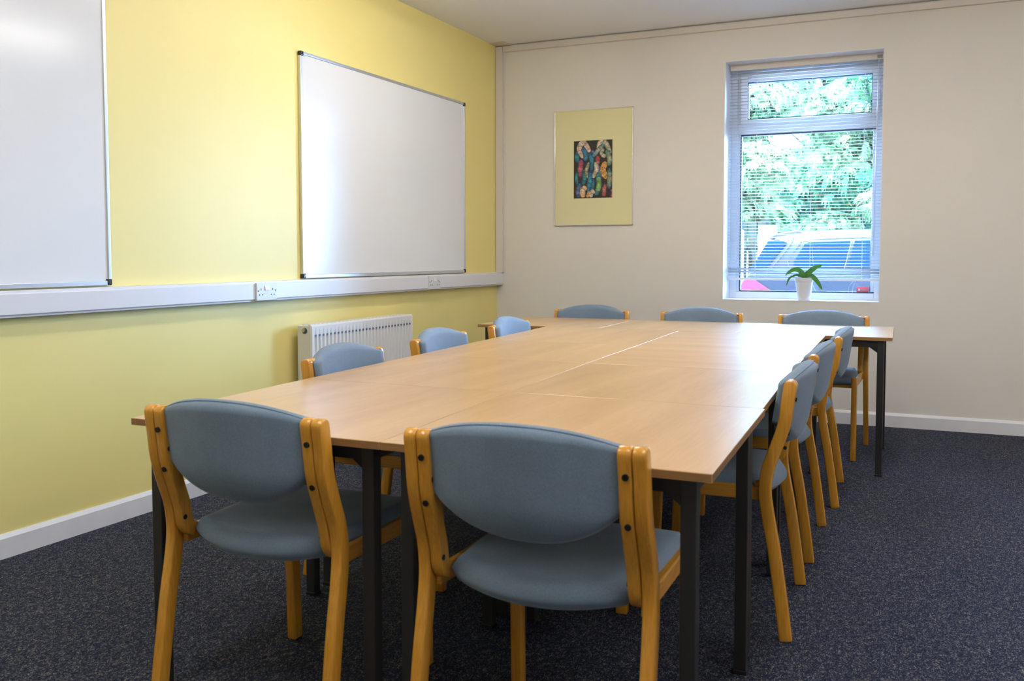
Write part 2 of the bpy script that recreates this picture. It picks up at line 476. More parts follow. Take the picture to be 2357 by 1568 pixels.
# opening top light
wpart(frame(fx0 + 0.045, fx1 - 0.045, 2.050, WZ1 - 0.049, 0.026, 0.226, 0.285, wb_=0.006, wt=0.030), 'glazing_bead', M['upvc'], bevel=0.002)
sash = wpart(frame(1.818, 2.742, 2.045, 2.385, 0.050, 0.205, 0.27, wb_=0.036, wt=0.044), 'window_sash', M['upvc'], bevel=0.004)
wpart(frame(1.867, 2.694, 2.080, 2.342, 0.006, 0.212, 0.256), 'gasket', M['gasket'])
wpart(MB().box((1.869, 0.24, 2.082), (2.692, 0.244, 2.340)), 'window_pane', M['glass'])
hd = MB().box((2.235, 0.190, 2.056), (2.300, 0.206, 2.078)); hd.box((2.262, 0.178, 2.060), (2.345, 0.192, 2.073))
wpart(hd, 'window_handle', M['upvc'], bevel=0.003)

# ------------------------------------------------------------------ venetian blind
bl = empty('venetian_blind', (2.265, 0.10, 2.44))
tag(bl, 'white venetian blind with open slats hanging in the window recess', 'blind')
BO = Vector((2.265, 0.10, 2.44))
DB = 0.04      # the blind hangs this much deeper than its drawing depth
bl.location.y += DB
def bpart(mb, name, mat, **k):
    for v in mb.b.verts: v.co -= BO
    return mb.build(name, mat, bl, **k)
bx0, bx1 = 1.757, 2.765
bpart(MB().box((bx0 + 0.005, 0.085, 2.412), (bx1, 0.113, 2.4555)), 'headrail', M['trim'], bevel=0.002)
bpart(MB().box((2.725, 0.079, 2.422), (2.757, 0.087, 2.441)), 'mounting_clip', plain('grey_clip', (0.18, 0.19, 0.22), 0.4, metal=0.6))
sm = MB()
def slat(z, tilt=0.0, x0=bx0, x1=bx1, dz=0.0):
    prof = []
    for k in range(5):
        t = -1 + 0.5 * k
        yy = t * 0.0125; zz = 0.0022 * (1 - t * t)
        c, s_ = math.cos(tilt), math.sin(tilt)
        prof.append((yy * c - zz * s_, yy * s_ + zz * c))
    low = [(p[0], p[1] - 0.0007) for p in prof[::-1]]
    loop = prof + low
    sm.rings([[(x, 0.10 + a, z + b + (dz if x == x1 else 0)) for a, b in loop] for x in (x0, x1)])
z = 2.398
while z > 1.040:
    slat(z, R(2)); z -= 0.0222
for zz, t in ((1.028, -38), (1.008, -36), (0.988, -8), (0.978, -6)):
    slat(zz, R(t), dz=-0.003)
bpart(sm, 'slats', M['slat'], smooth=True)
bpart(MB().box((bx0 - 0.002, 0.088, 0.948), (bx1, 0.112, 0.964)), 'bottom_rail', M['slat'], bevel=0.003)
for i, x in enumerate((1.945, 2.315, 2.650)):
    cmb = MB()
    for y in (0.0865, 0.1135): cmb.tube([(x, y, 2.412), (x, y, 0.962)], 0.0006, 5)
    cmb.tube([(x + 0.004, 0.0855, 2.412), (x + 0.004, 0.0855, 0.945)], 0.0009, 5)
    bpart(cmb, 'ladder_cord', M['cord'])
bpart(MB().tube([(2.735, 0.080, 2.415), (2.728, 0.078, 1.8), (2.722, 0.076, 1.12)], 0.0035, 8), 'tilt_wand', M['wand'], smooth=True)
lc = MB()
lc.tube(catmull([(2.325, 0.082, 1.30), (2.335, 0.08, 1.12), (2.345, 0.078, 1.035)], 5), 0.0012, 5)
bpart(lc, 'lift_cord', M['cord'])
lc = MB()
lc.tube(catmull([(2.600, 0.082, 0.948), (2.578, 0.07, 0.915), (2.575, 0.06, 0.86), (2.60, 0.045, 0.820), (2.625, 0.03, 0.819)], 6), 0.0012, 5)
bpart(lc, 'lift_cord', M['cord'])
lc = MB()
lc.tube(catmull([(2.612, 0.082, 0.948), (2.602, 0.07, 0.90), (2.600, 0.06, 0.85), (2.64, 0.05, 0.819)], 6), 0.0012, 5)
bpart(lc, 'lift_cord', M['cord'])

# sticker on the glass
st = empty('window_sticker', (2.655, 0.249, 0.887))
tag(st, 'small red and blue sticker in the lower right corner of the window pane', 'sticker')
def spart(lo, hi, name, mat, **k):
    return MB().box(lo, hi).build(name, mat, st, **k)
spart((-0.043, -0.001, -0.016), (0.036, 0.0, 0.021), 'red_panel', M['sticker_red'])
spart((0.040, -0.001, -0.016), (0.052, 0.0, 0.021), 'blue_panel', M['sticker_blue'])
spart((-0.033, -0.0016, -0.007), (-0.018, -0.001, 0.008), 'logo_square', M['sticker_white'])
fc = bpy.data.curves.new('sticker_lettering', 'FONT'); fc.body = 'Redland'; fc.size = 0.0135; fc.extrude = 0.0002
ft = bpy.data.objects.new('lettering', fc); COL.objects.link(ft); ft.parent = st
ft.location = (-0.014, -0.0014, -0.004); ft.rotation_euler = (R(90), 0, 0); fc.materials.append(M['sticker_white'])
bpy.context.view_layer.update()
lm = bpy.data.meshes.new_from_object(ft.evaluated_get(bpy.context.evaluated_depsgraph_get()))
lo_ = bpy.data.objects.new('lettering', lm); COL.objects.link(lo_); lo_.parent = st
lo_.location = ft.location; lo_.rotation_euler = ft.rotation_euler
bpy.data.objects.remove(ft, do_unlink=True); lo_.name = 'lettering'

# ------------------------------------------------------------------ orchid
PC = Vector((2.291, 0.056, WZ0 + 0.006))
pl = empty('potted_orchid', PC)
tag(pl, 'green orchid without flowers in a white tapered pot on the windowsill', 'plant')
MB().lathe([(0.040, 0), (0.043, 0.002), (0.057, 0.125), (0.0605, 0.128), (0.0625, 0.152), (0.060, 0.153), (0.056, 0.150), (0.052, 0.120), (0.0, 0.120)][:8] + [(0.001, 0.121)]).build('pot', M['pot'], pl, auto=40)
pb = MB().lathe([(0.001, 0.132), (0.053, 0.132), (0.054, 0.142), (0.03, 0.149), (0.001, 0.152)], n=20)
pb.build('bark_compost', M['bark'], pl, smooth=True)
def leaf(pts, w, fold=0.25, up=Vector((0, 0, 1))):
    P = catmull([Vector(p) for p in pts], 6)
    n = len(P)
    mb = MB()
    rows = []
    for i, p in enumerate(P):
        t = i / (n - 1)
        ww = w * (0.25 + 0.75 * math.sin(math.pi * min(1, t * 0.9 + 0.12)) ** 0.7) * (1 if t < 0.75 else math.sqrt(max(0.0, 1 - ((t - 0.75) / 0.25) ** 2)) * 0.97 + 0.03)
        d = (P[min(i + 1, n - 1)] - P[max(i - 1, 0)]).normalized()
        u = up - d * up.dot(d); u.normalize()
        sd_ = d.cross(u).normalized()
        rows.append([p + sd_ * ww * s + u * (abs(s) ** 1.3) * ww * fold for s in (-1, -0.6, -0.25, 0, 0.25, 0.6, 1)])
    top = rows
    th = 0.0016
    vt = [[mb.b.verts.new(q) for q in r] for r in top]
    vb = [[mb.b.verts.new(q - Vector((0, 0, th))) for q in r] for r in top]
    for a in (vt, vb):
        for i in range(n - 1):
            for j in range(6): mb.b.faces.new((a[i][j], a[i][j + 1], a[i + 1][j + 1], a[i + 1][j]))
    for i in range(n - 1):
        for j in (0, 6): mb.b.faces.new((vt[i][j], vt[i + 1][j], vb[i + 1][j], vb[i][j]))
    for i in (0, n - 1):
        for j in range(6): mb.b.faces.new((vt[i][j], vt[i][j + 1], vb[i][j + 1], vb[i][j]))
    mb.build('leaf', M['orchid'], pl, smooth=True)
tilt = Vector((0, -0.75, 0.66))
leaf([(0.0, 0, 0.150), (-0.025, -0.002, 0.195), (-0.070, -0.012, 0.206), (-0.124, -0.025, 0.168)], 0.019, 0.2, tilt)
leaf([(0.004, 0, 0.150), (0.03, -0.004, 0.185), (0.075, -0.010, 0.222), (0.122, -0.018, 0.238)], 0.0215, 0.2, tilt)
leaf([(-0.004, 0.004, 0.150), (-0.045, 0.01, 0.168), (-0.095, 0.008, 0.150), (-0.119, -0.002, 0.095)], 0.008, 0.5, tilt)
leaf([(0.006, -0.004, 0.150), (0.045, -0.018, 0.166), (0.085, -0.024, 0.130), (0.122, -0.026, 0.072)], 0.0165, 0.35, tilt)
leaf([(0.0, 0.006, 0.150), (0.004, 0.020, 0.175), (0.016, 0.030, 0.200)], 0.011, 0.2, tilt)
leaf([(-0.002, -0.004, 0.150), (-0.018, -0.015, 0.162), (-0.05, -0.02, 0.168)], 0.010, 0.3, tilt)
rt = MB().tube(catmull([(-0.004, -0.002, 0.150), (-0.02, -0.01, 0.168), (-0.034, -0.018, 0.172), (-0.030, -0.024, 0.182)], 5), 0.0018, 6)
rt.build('stem', M['bark'], pl, smooth=True)

# ------------------------------------------------------------------ trunking and sockets
tk = empty('cable_trunking', (0.001, -4, 0.8938))
tag(tk, 'white plastic dado trunking running along the yellow wall under the whiteboards', 'trunking')
MB().box((0, -4.1, 0), (0.046, 4.0, 0.0997)).build('trunking_body', M['trunk'], tk, bevel=0.002)
MB().box((0.046, -4.1, 0.010), (0.056, 4.0, 0.0897)).build('trunking_lid', M['trunk'], tk, bevel=0.0035)

def socket(y, label):
    s = empty('wall_socket', (0.056, y, 0.898)); tag(s, label, 'socket', 'double sockets on the trunking')
    MB().box((0, -0.077, 0), (0.011, 0.077, 0.089)).build('face_plate', M['socket'], s, bevel=0.0025, seg=3)
    for c in (-0.0445, 0.0445):
        h = MB()
        h.box((0.0105, c - 0.0022 + (-0.0 if c < 0 else 0.0), 0.050), (0.0115, c + 0.0022, 0.061))
        for dy in (-0.011, 0.011):
            h.box((0.0105, c + dy - 0.0032, 0.026), (0.0115, c + dy + 0.0032, 0.0315))
        yy = c - 0.0215 if c < 0 else c + 0.0215
        h.box((0.0105, yy - 0.0026, 0.044), (0.0115, yy + 0.0026, 0.0525))
        h.build('pin_holes', M['socket_dark'], s)
    for c in (-0.0088, 0.0088):
        MB().prism([(0.010, 0.052), (0.0175, 0.052), (0.0135, 0.074), (0.010, 0.075)], 'y', c - 0.0072, c + 0.0072).build('rocker_switch', M['switch'], s, bevel=0.0008)
socket(-2.810, 'double wall socket with white switches on the trunking left of the radiator')
socket(-1.098, 'double wall socket on the trunking near the corner, under the small whiteboard edge')

# ------------------------------------------------------------------ whiteboards
def whiteboard(y0, y1, z0, z1, label):
    b = empty('whiteboard', (0, (y0 + y1) / 2, z0)); tag(b, label, 'whiteboard', 'whiteboards on the yellow wall')
    hw = (y1 - y0) / 2; h = z1 - z0
    MB().box((0.0, -hw + 0.008, 0.008), (0.014, hw - 0.008, h - 0.008)).build('writing_surface', M['board'], b)
    w = 0.016
    for nm, lo, hi in (('side_rail', (0, -hw, 0.02), (0.020, -hw + w, h - 0.02)), ('side_rail', (0, hw - w, 0.02), (0.020, hw, h - 0.02)),
                       ('top_rail', (0, -hw + 0.02, h - w), (0.020, hw - 0.02, h)), ('bottom_rail', (0, -hw + 0.02, 0), (0.022, hw - 0.02, w + 0.004))):
        MB().box(lo, hi).build(nm, M['alu'], b, bevel=0.003, seg=3)
    for sy in (-1, 1):
        for zz in (0, h):
            ya, yb = (-hw - 0.001, -hw + 0.026) if sy < 0 else (hw - 0.026, hw + 0.001)
            za, zb = (-0.0, 0.027) if zz == 0 else (h - 0.026, h + 0.001)
            MB().box((0, ya, za), (0.024, yb, zb)).build('corner_cap', M['black_plastic'], b, bevel=0.006, seg=3)
whiteboard(-2.4536, -0.5617, 0.9995, 2.212, 'smaller-looking whiteboard mounted on the yellow wall above the radiator')
whiteboard(-5.62, -3.7313, 0.9995, 2.212, 'large whiteboard nearest the camera, cut off by the left edge of the photo')

# ------------------------------------------------------------------ framed picture
PX0, PX1, PZ0, PZ1 = 0.486, 1.0959, 1.3453, 2.1956
pf = empty('framed_picture', ((PX0 + PX1) / 2, 0, PZ0))
tag(pf, 'abstract painting of chain links in a wide pale mount and thin silver frame', 'picture')
pw = (PX1 - PX0) / 2; ph = PZ1 - PZ0
MB().box((-pw + 0.003, -0.012, 0.003), (pw - 0.003, 0, ph - 0.003)).build('mount_board', M['mount'], pf)
fr = MB()
for lo, hi in (((-pw, -0.018, 0), (-pw + 0.006, 0, ph)), ((pw - 0.006, -0.018, 0), (pw, 0, ph)), ((-pw, -0.018, 0), (pw, 0, 0.006)), ((-pw, -0.018, ph - 0.006), (pw, 0, ph))):
    fr.box(lo, hi)
fr.build('frame', M['chrome'], pf, bevel=0.0015)
# artwork : dark ground with painted chain links (u right 0..1, v up 0..1)
ax0, ax1, az0, az1 = 0.640 - 0.791, 0.940 - 0.791, 1.5455 - PZ0, 1.968 - PZ0
art = bmesh.new(); lay = art.verts.layers.float_color.new('paint')
def av(u, v, k, col):
    q = art.verts.new((ax0 + (ax1 - ax0) * u, -0.0125 - 0.00008 * k, az0 + (az1 - az0) * v)); q[lay] = (*col, 1); return q
art.faces.new([av(u, v, 0, (0.030, 0.027, 0.022)) for u, v in ((0, 0), (1, 0), (1, 1), (0, 1))])
rnd = random.Random(4)
def stroke(pts, w, c0, c1, k):
    P = catmull([Vector((a, b, 0)) for a, b in pts], 7); n = len(P); prev = None
    asp = (az1 - az0) / (ax1 - ax0)
    for i, p in enumerate(P):
        d = P[min(i + 1, n - 1)] - P[max(i - 1, 0)]; d.y *= asp; d.normalize()
        nr = Vector((-d.y, d.x / asp, 0))
        t = i / (n - 1); ww = w * (1 - 0.35 * abs(2 * t - 1) ** 4)
        if i in (0, n - 1): ww *= 0.6
        j = rnd.uniform(0.65, 1.35)
        core = [min(1, (c0[q] * (1 - abs(2 * t - 1)) + c1[q] * abs(2 * t - 1)) * j) for q in range(3)]
        edge = [c * 0.35 for c in core] if sum(c1) < 1.0 else [c * 0.8 for c in core]
        clampv = lambda a: (min(1, max(0, a.x)), min(1, max(0, a.y)))
        row = [av(*clampv(p + nr * ww * s), k, col) for s, col in ((1, edge), (0.35, core), (-0.35, core), (-1, edge))]
        if prev:
            for q in range(3):
                try: art.faces.new((prev[q], prev[q + 1], row[q + 1], row[q]))
                except Exception: pass
        prev = row
CRE = (0.62, 0.50, 0.36); TEA = (0.05, 0.25, 0.32); BLU = (0.02, 0.10, 0.25); PUR = (0.22, 0.04, 0.14); PNK = (0.45, 0.12, 0.13)
GRN = (0.28, 0.48, 0.10); ORA = (0.62, 0.32, 0.08); LIL = (0.16, 0.17, 0.32); OLV = (0.36, 0.36, 0.22); DK = (0.015, 0.02, 0.10); RED = (0.3, 0.03, 0.03)
ks = [
 ([(0.10, 0.82), (0.08, 0.72), (0.12, 0.62)], 0.05, TEA, BLU),
 ([(0.20, 0.67), (0.17, 0.52), (0.18, 0.37)], 0.06, PNK, PUR),
 ([(0.09, 0.46), (0.07, 0.36), (0.10, 0.22)], 0.035, TEA, (0.02, 0.12, 0.12)),
 ([(0.26, 0.50), (0.29, 0.37), (0.24, 0.23)], 0.05, TEA, (0.02, 0.15, 0.13)),
 ([(0.17, 0.26), (0.12, 0.12), (0.15, 0.02)], 0.06, LIL, BLU),
 ([(0.62, 0.73), (0.62, 0.62), (0.56, 0.54)], 0.05, PNK, RED),
 ([(0.63, 0.57), (0.68, 0.45), (0.74, 0.35)], 0.045, LIL, BLU),
 ([(0.30, 0.80), (0.50, 0.80), (0.52, 0.72)], 0.035, LIL, DK),
 ([(0.40, 0.62), (0.33, 0.48), (0.36, 0.35)], 0.04, OLV, OLV),
 ([(0.55, 0.62), (0.60, 0.50), (0.50, 0.35)], 0.05, CRE, OLV),
 ([(0.43, 0.46), (0.42, 0.28), (0.36, 0.12)], 0.05, TEA, BLU),
 ([(0.63, 0.44), (0.66, 0.22), (0.58, 0.04)], 0.055, GRN, (0.02, 0.16, 0.28)),
 ([(0.52, 0.33), (0.50, 0.20), (0.47, 0.12)], 0.035, (0.03, 0.18, 0.2), BLU),
 ([(0.84, 0.62), (0.76, 0.48), (0.86, 0.33)], 0.06, ORA, ORA),
 ([(0.92, 0.50), (0.93, 0.33), (0.92, 0.15)], 0.055, OLV, (0.02, 0.16, 0.2)),
 ([(0.83, 0.24), (0.79, 0.13), (0.80, 0.02)], 0.05, (0.5, 0.2, 0.18), RED),
 ([(0.33, 0.20), (0.24, 0.14), (0.25, 0.01)], 0.055, CRE, ORA),
 ([(0.41, 0.12), (0.37, 0.06), (0.36, 0.01)], 0.03, ORA, ORA),
 ([(0.55, 0.12), (0.46, 0.09), (0.44, 0.01)], 0.05, (0.45, 0.34, 0.3), CRE),
 ([(0.98, 0.15), (0.985, 0.08), (0.98, 0.01)], 0.02, PUR, PNK),
 ([(0.25, 0.70), (0.15, 0.85), (0.20, 0.95), (0.30, 0.94), (0.42, 0.80)], 0.055, CRE, (0.55, 0.38, 0.28)),
 ([(0.23, 0.88), (0.31, 0.76), (0.30, 0.64)], 0.055, TEA, BLU),
 ([(0.40, 0.78), (0.47, 0.66), (0.46, 0.44)], 0.05, TEA, (0.02, 0.08, 0.22)),
 ([(0.78, 0.80), (0.66, 0.88), (0.72, 0.97), (0.84, 0.93), (0.96, 0.76)], 0.055, CRE, OLV),
 ([(0.78, 0.92), (0.66, 0.84), (0.50, 0.72)], 0.045, OLV, TEA),
 ([(0.70, 0.80), (0.76, 0.73), (0.84, 0.72)], 0.04, CRE, OLV),
 ([(0.85, 0.82), (0.93, 0.68), (0.92, 0.55)], 0.055, OLV, (0.03, 0.2, 0.16)),
]
for k, (p, w, a, b) in enumerate(ks): stroke(p, w * 1.22, a, b, k + 1)
me = bpy.data.meshes.new('artwork'); art.to_mesh(me); art.free()
link('artwork', me, vcol_mat('painted_links'), pf)

# ------------------------------------------------------------------ radiator
ry0, ry1, rz0, rz1 = -2.529, -1.489, 0.150, 0.757
rd = empty('radiator', (0.082, (ry0 + ry1) / 2, rz0))
tag(rd, 'white panel radiator with vertical flutes below the small whiteboard', 'radiator')
L_ = (ry1 - ry0) / 2; h_ = rz1 - rz0
MB().box((-0.047, -L_, 0.012), (0.026, L_, h_ - 0.006)).build('side_casing', M['radiator'], rd, bevel=0.003)
fp = MB()
# front panel : border plus flutes
nf = 29; m0, m1 = -L_ + 0.022, L_ - 0.016; pitch = (m1 - m0) / nf
def fl(y):
    if y < m0 or y > m1: return 0.046
    t = ((y - m0) / pitch) % 1.0
    g = max(0.0, 1 - abs(t - 0.35) / 0.26)
    g = min(1.0, g * 1.7)
    return 0.046 - 0.0075 * g
ys = [-L_, -L_ + 0.004, m0 - 0.001]
for i in range(nf):
    for t in (0.0, 0.09, 0.2, 0.35, 0.5, 0.61, 0.8): ys.append(m0 + (i + t) * pitch)
ys += [m1, L_ - 0.004, L_]
cols = []
for y in ys:
    edge = y in (-L_, L_)
    d0 = 0.034 if edge else 0.046
    x = 0.034 if edge else fl(y)
    cols.append([(0.026, y, 0.004), (d0, y, 0.006), (d0, y, 0.035), (x, y, 0.048), (x, y, h_ - 0.062), (d0, y, h_ - 0.050), (d0, y, h_ - 0.010), (0.034, y, h_ - 0.002), (0.026, y, h_ - 0.002)])
fp.rings(cols)
fp.build('front_panel', M['radiator'], rd, auto=35)
sl = MB()
for i in range(nf):
    y = m0 + (i + 0.35) * pitch
    sl.box((0.0375, y - pitch * 0.26, h_ - 0.064), (0.0462, y + pitch * 0.26, h_ - 0.055))
sl.build('flute_slots', M['rad_dark'], rd)
gr = MB()
for i in range(26):
    y = -L_ + 0.03 + i * (2 * L_ - 0.06) / 26
    gr.box((-0.038, y, h_ - 0.0065), (0.018, y + 0.028, h_ - 0.001))
gr.build('top_grille', M['radiator'], rd)
pg = MB(); pg.tube([(-0.002, -L_ - 0.009, h_ - 0.030), (-0.002, -L_ + 0.004, h_ - 0.030)], 0.010, 14)
pg.build('bleed_plug', M['brass'], rd, auto=40)
ph_ = MB(); ph_.tube([(0.001, -L_ - 0.0012, h_ - 0.034), (0.001, -L_ + 0.004, h_ - 0.034)], 0.0165, 18)
ph_.build('plug_recess', M['rad_dark'], rd, auto=40)
for yy in (-0.36, 0.36):
    MB().box((-0.080, yy - 0.015, 0.12), (-0.045, yy + 0.015, 0.5)).build('wall_bracket', M['radiator'], rd)
for yy in (L_ - 0.03, -L_ + 0.03):
    MB().tube([(-0.02, yy, 0.02), (-0.02, yy, -0.15)], 0.008, 10).build('pipe', M['radiator'], rd, smooth=True)

# ------------------------------------------------------------------ ceiling lights
def ceiling_light(x, y, label):
    e = empty('ceiling_light', (x, y, H)); tag(e, label, 'ceiling light', 'fluorescent ceiling lights')
    MB().box((-0.060, -0.74, -0.022), (0.060, 0.74, 0)).build('housing', M['housing'], e, bevel=0.004)
    pts = [(-0.075, -0.022), (-0.075, -0.066), (-0.062, -0.078), (0.062, -0.078), (0.075, -0.066), (0.075, -0.022)]
    MB().prism(pts, 'y', -0.73, 0.73).build('diffuser', M['diffuser'], e)
LX = (1.20, 2.82, 4.55)  # third row is unseen, added to brighten the backs of the right chairs
ceiling_light(LX[0], -2.30, 'lit fluorescent batten on the ceiling above the left row of chairs')
ceiling_light(LX[1], -2.30, 'lit fluorescent batten on the ceiling above the right row of chairs')
ceiling_light(LX[0], -5.55, 'lit fluorescent batten on the ceiling above the near left chair')
ceiling_light(LX[1], -5.55, 'lit fluorescent batten on the ceiling above the near right chair')

ceiling_light(LX[2], -2.30, 'unseen fill batten added on the ceiling by the right wall, towards the window')
ceiling_light(LX[2], -5.55, 'unseen fill batten added on the ceiling by the right wall, beside the camera')
# ------------------------------------------------------------------ tables
TZ, TT = 0.71, 0.018
def table(c, label, grain='y', inset=(0.05, 0.05)):
    """c = 4 corners (near-left, near-right, far-right, far-left)"""
    cen = Vector((sum(p[0] for p in c) / 4, sum(p[1] for p in c) / 4, 0))
    t = empty('meeting_table', cen); tag(t, label, 'table', 'tables pushed together in the middle of the room')
    q = [Vector((p[0], p[1], 0)) - cen for p in c]
    q = [p * (1 - 0.0016 / p.length) for p in q]
    ang = 0 if grain == 'y' else R(90)
    rot = Matrix.Rotation(-ang, 3, 'Z')
    mb = MB(); loc = [rot @ p for p in q]
    mb.prism([(p.x, p.y) for p in loc], 'z', TZ - TT, TZ)
    for f in mb.b.faces:
        if abs(f.normal.z) < 0.5: f.material_index = 1
    bmesh.ops.recalc_face_normals(mb.b, faces=mb.b.faces)
    for f in mb.b.faces:
        f.normal_update()
        f.material_index = 0 if f.normal.z > 0.5 else 1
    o = mb.build('tabletop', [M['top'], M['edge']], t, bevel=0.0012)
    o.rotation_euler = (0, 0, ang)
    # legs
    ex = (q[1] - q[0]).normalized(); ey = (q[3] - q[0]).normalized()
    L4 = []
    for p, sx, sy in ((q[0], 1, 1), (q[1], -1, 1), (q[2], -1, -1), (q[3], 1, -1)):
        cc = p + ex * sx * inset[0] + ey * sy * inset[1]
        L4.append(cc)
        MB().box((cc.x - 0.016, cc.y - 0.016, 0.006), (cc.x + 0.016, cc.y + 0.016, TZ - TT)).build('leg', M['leg'], t, bevel=0.002)
        MB().box((cc.x - 0.018, cc.y - 0.018, 0), (cc.x + 0.018, cc.y + 0.018, 0.012)).build('foot_cap', M['screw'], t, bevel=0.002)
        # corner gusset under the top
        a = cc + ex * sx * 0.016; b = cc + ey * sy * 0.016
        MB().prism([(cc.x, cc.z + TZ - TT - 0.030), (cc.x + sx * 0.062, TZ - TT - 0.030), (cc.x, TZ - TT - 0.075)], 'y', cc.y - 0.002, cc.y + 0.002).build('corner_bracket', M['leg'], t)
    fm = MB()
    for a, b in ((0, 1), (1, 2), (2, 3), (3, 0)):
        A, B = L4[a], L4[b]; d = (B - A).normalized(); n = Vector((-d.y, d.x, 0)) * 0.010
        A2, B2 = A + d * 0.014, B - d * 0.014
        fm.prism([((A2 + n).x, (A2 + n).y), ((B2 + n).x, (B2 + n).y), ((B2 - n).x, (B2 - n).y), ((A2 - n).x, (A2 - n).y)], 'z', TZ - TT - 0.036, TZ - TT)
    fm.build('underframe', M['leg'], t)
    return t
rowy = [-4.828, -4.019, -3.20, -2.447, -1.541]
LE = [1.285, 1.222, 1.172, 1.120, 1.057]
MI = [2.030, 1.974, 1.920, 1.886, 1.842]
RE = [2.767, 2.727, 2.675, 2.645, 2.610]
RE2 = 2.721
def row(i, lab_l, lab_r, gr):
    y0, y1 = rowy[i], rowy[i + 1]
    table([(LE[i], y0), (MI[i], y0), (MI[i + 1], y1), (LE[i + 1], y1)], lab_l)
    x1 = RE2 if i == 1 else RE[i]
    table([(MI[i], y0), (x1, y0), (RE[i + 1], y1), (MI[i + 1], y1)], lab_r, gr)
row(0, 'beech table at the near end of the block, behind the near left chair', 'beech table at the near right corner of the block, behind the near right chair', 'y')
row(1, 'beech table in the second row from the near end, left half', 'beech table in the second row from the near end, right half', 'y')
row(2, 'beech table in the third row from the near end, left half', 'beech table in the third row with grain running across, right half', 'x')
row(3, 'beech table in the fourth row, touching the crosswise far row, left half', 'beech table in the fourth row with grain running across, reflecting the window', 'x')
FY0, FY1 = -1.539, -0.760
table([(0.607, FY0), (1.378, FY0), (1.358, FY1 - 0.02), (0.600, FY1 - 0.03)], 'beech table at the left end of the far row, nearest the yellow wall')
table([(1.378, FY0), (2.150, FY0), (2.129, FY1), (1.358, FY1 - 0.02)], 'beech table in the middle of the far row')
table([(2.150, FY0), (2.929, FY0), (2.900, FY1 + 0.012), (2.129, FY1)], 'beech table at the right end of the far row, under the window', inset=(0.055, 0.03))

# ------------------------------------------------------------------ chairs
PROF = [(-0.285, 0.748), (-0.278, 0.70), (-0.268, 0.63), (-0.247, 0.565), (-0.226, 0.505), (-0.218, 0.44), (-0.226, 0.37), (-0.243, 0.28), (-0.257, 0.19), (-0.270, 0.10), (-0.283, 0.0)]
def prof_y(z):
    for (y1, z1), (y0, z0) in zip(PROF, PROF[1:]):
        if z0 <= z <= z1: return y0 + (y1 - y0) * (z - z0) / (z1 - z0)
    return PROF[0][0] - 0.14 * (z - 0.757)
def lam(points, th, x0, x1, round_a=True, round_b=False):
    """bent lamination: side outline (y,z) swept, width x0..x1"""
    P = catmull([Vector((0, a, b)) for a, b in points], 4)
    n = len(P); Lf, Rt = [], []
    for i, p in enumerate(P):
        d = (P[min(i + 1, n - 1)] - P[max(i - 1, 0)]).normalized()
        nr = Vector((0, -d.z, d.y))
        Lf.append(p + nr * th / 2); Rt.append(p - nr * th / 2)
    def cap(p, d):
        out = []
        nr = Vector((0, -d.z, d.y))
        for k in range(1, 6):
            a = math.pi * k / 6
            out.append(p + nr * math.cos(a) * th / 2 - d * math.sin(a) * th / 2 * 0.75)
        return out
    loop = list(Rt[::-1])
    if round_a: loop = loop + cap(P[0], (P[1] - P[0]).normalized())[::-1]
    loop = loop + Lf
    if round_b: loop = loop + cap(P[-1], (P[-2] - P[-1]).normalized())[::-1]
    mb = MB(); mb.prism([(p.y, p.z) for p in loop], 'x', x0, x1)
    return mb

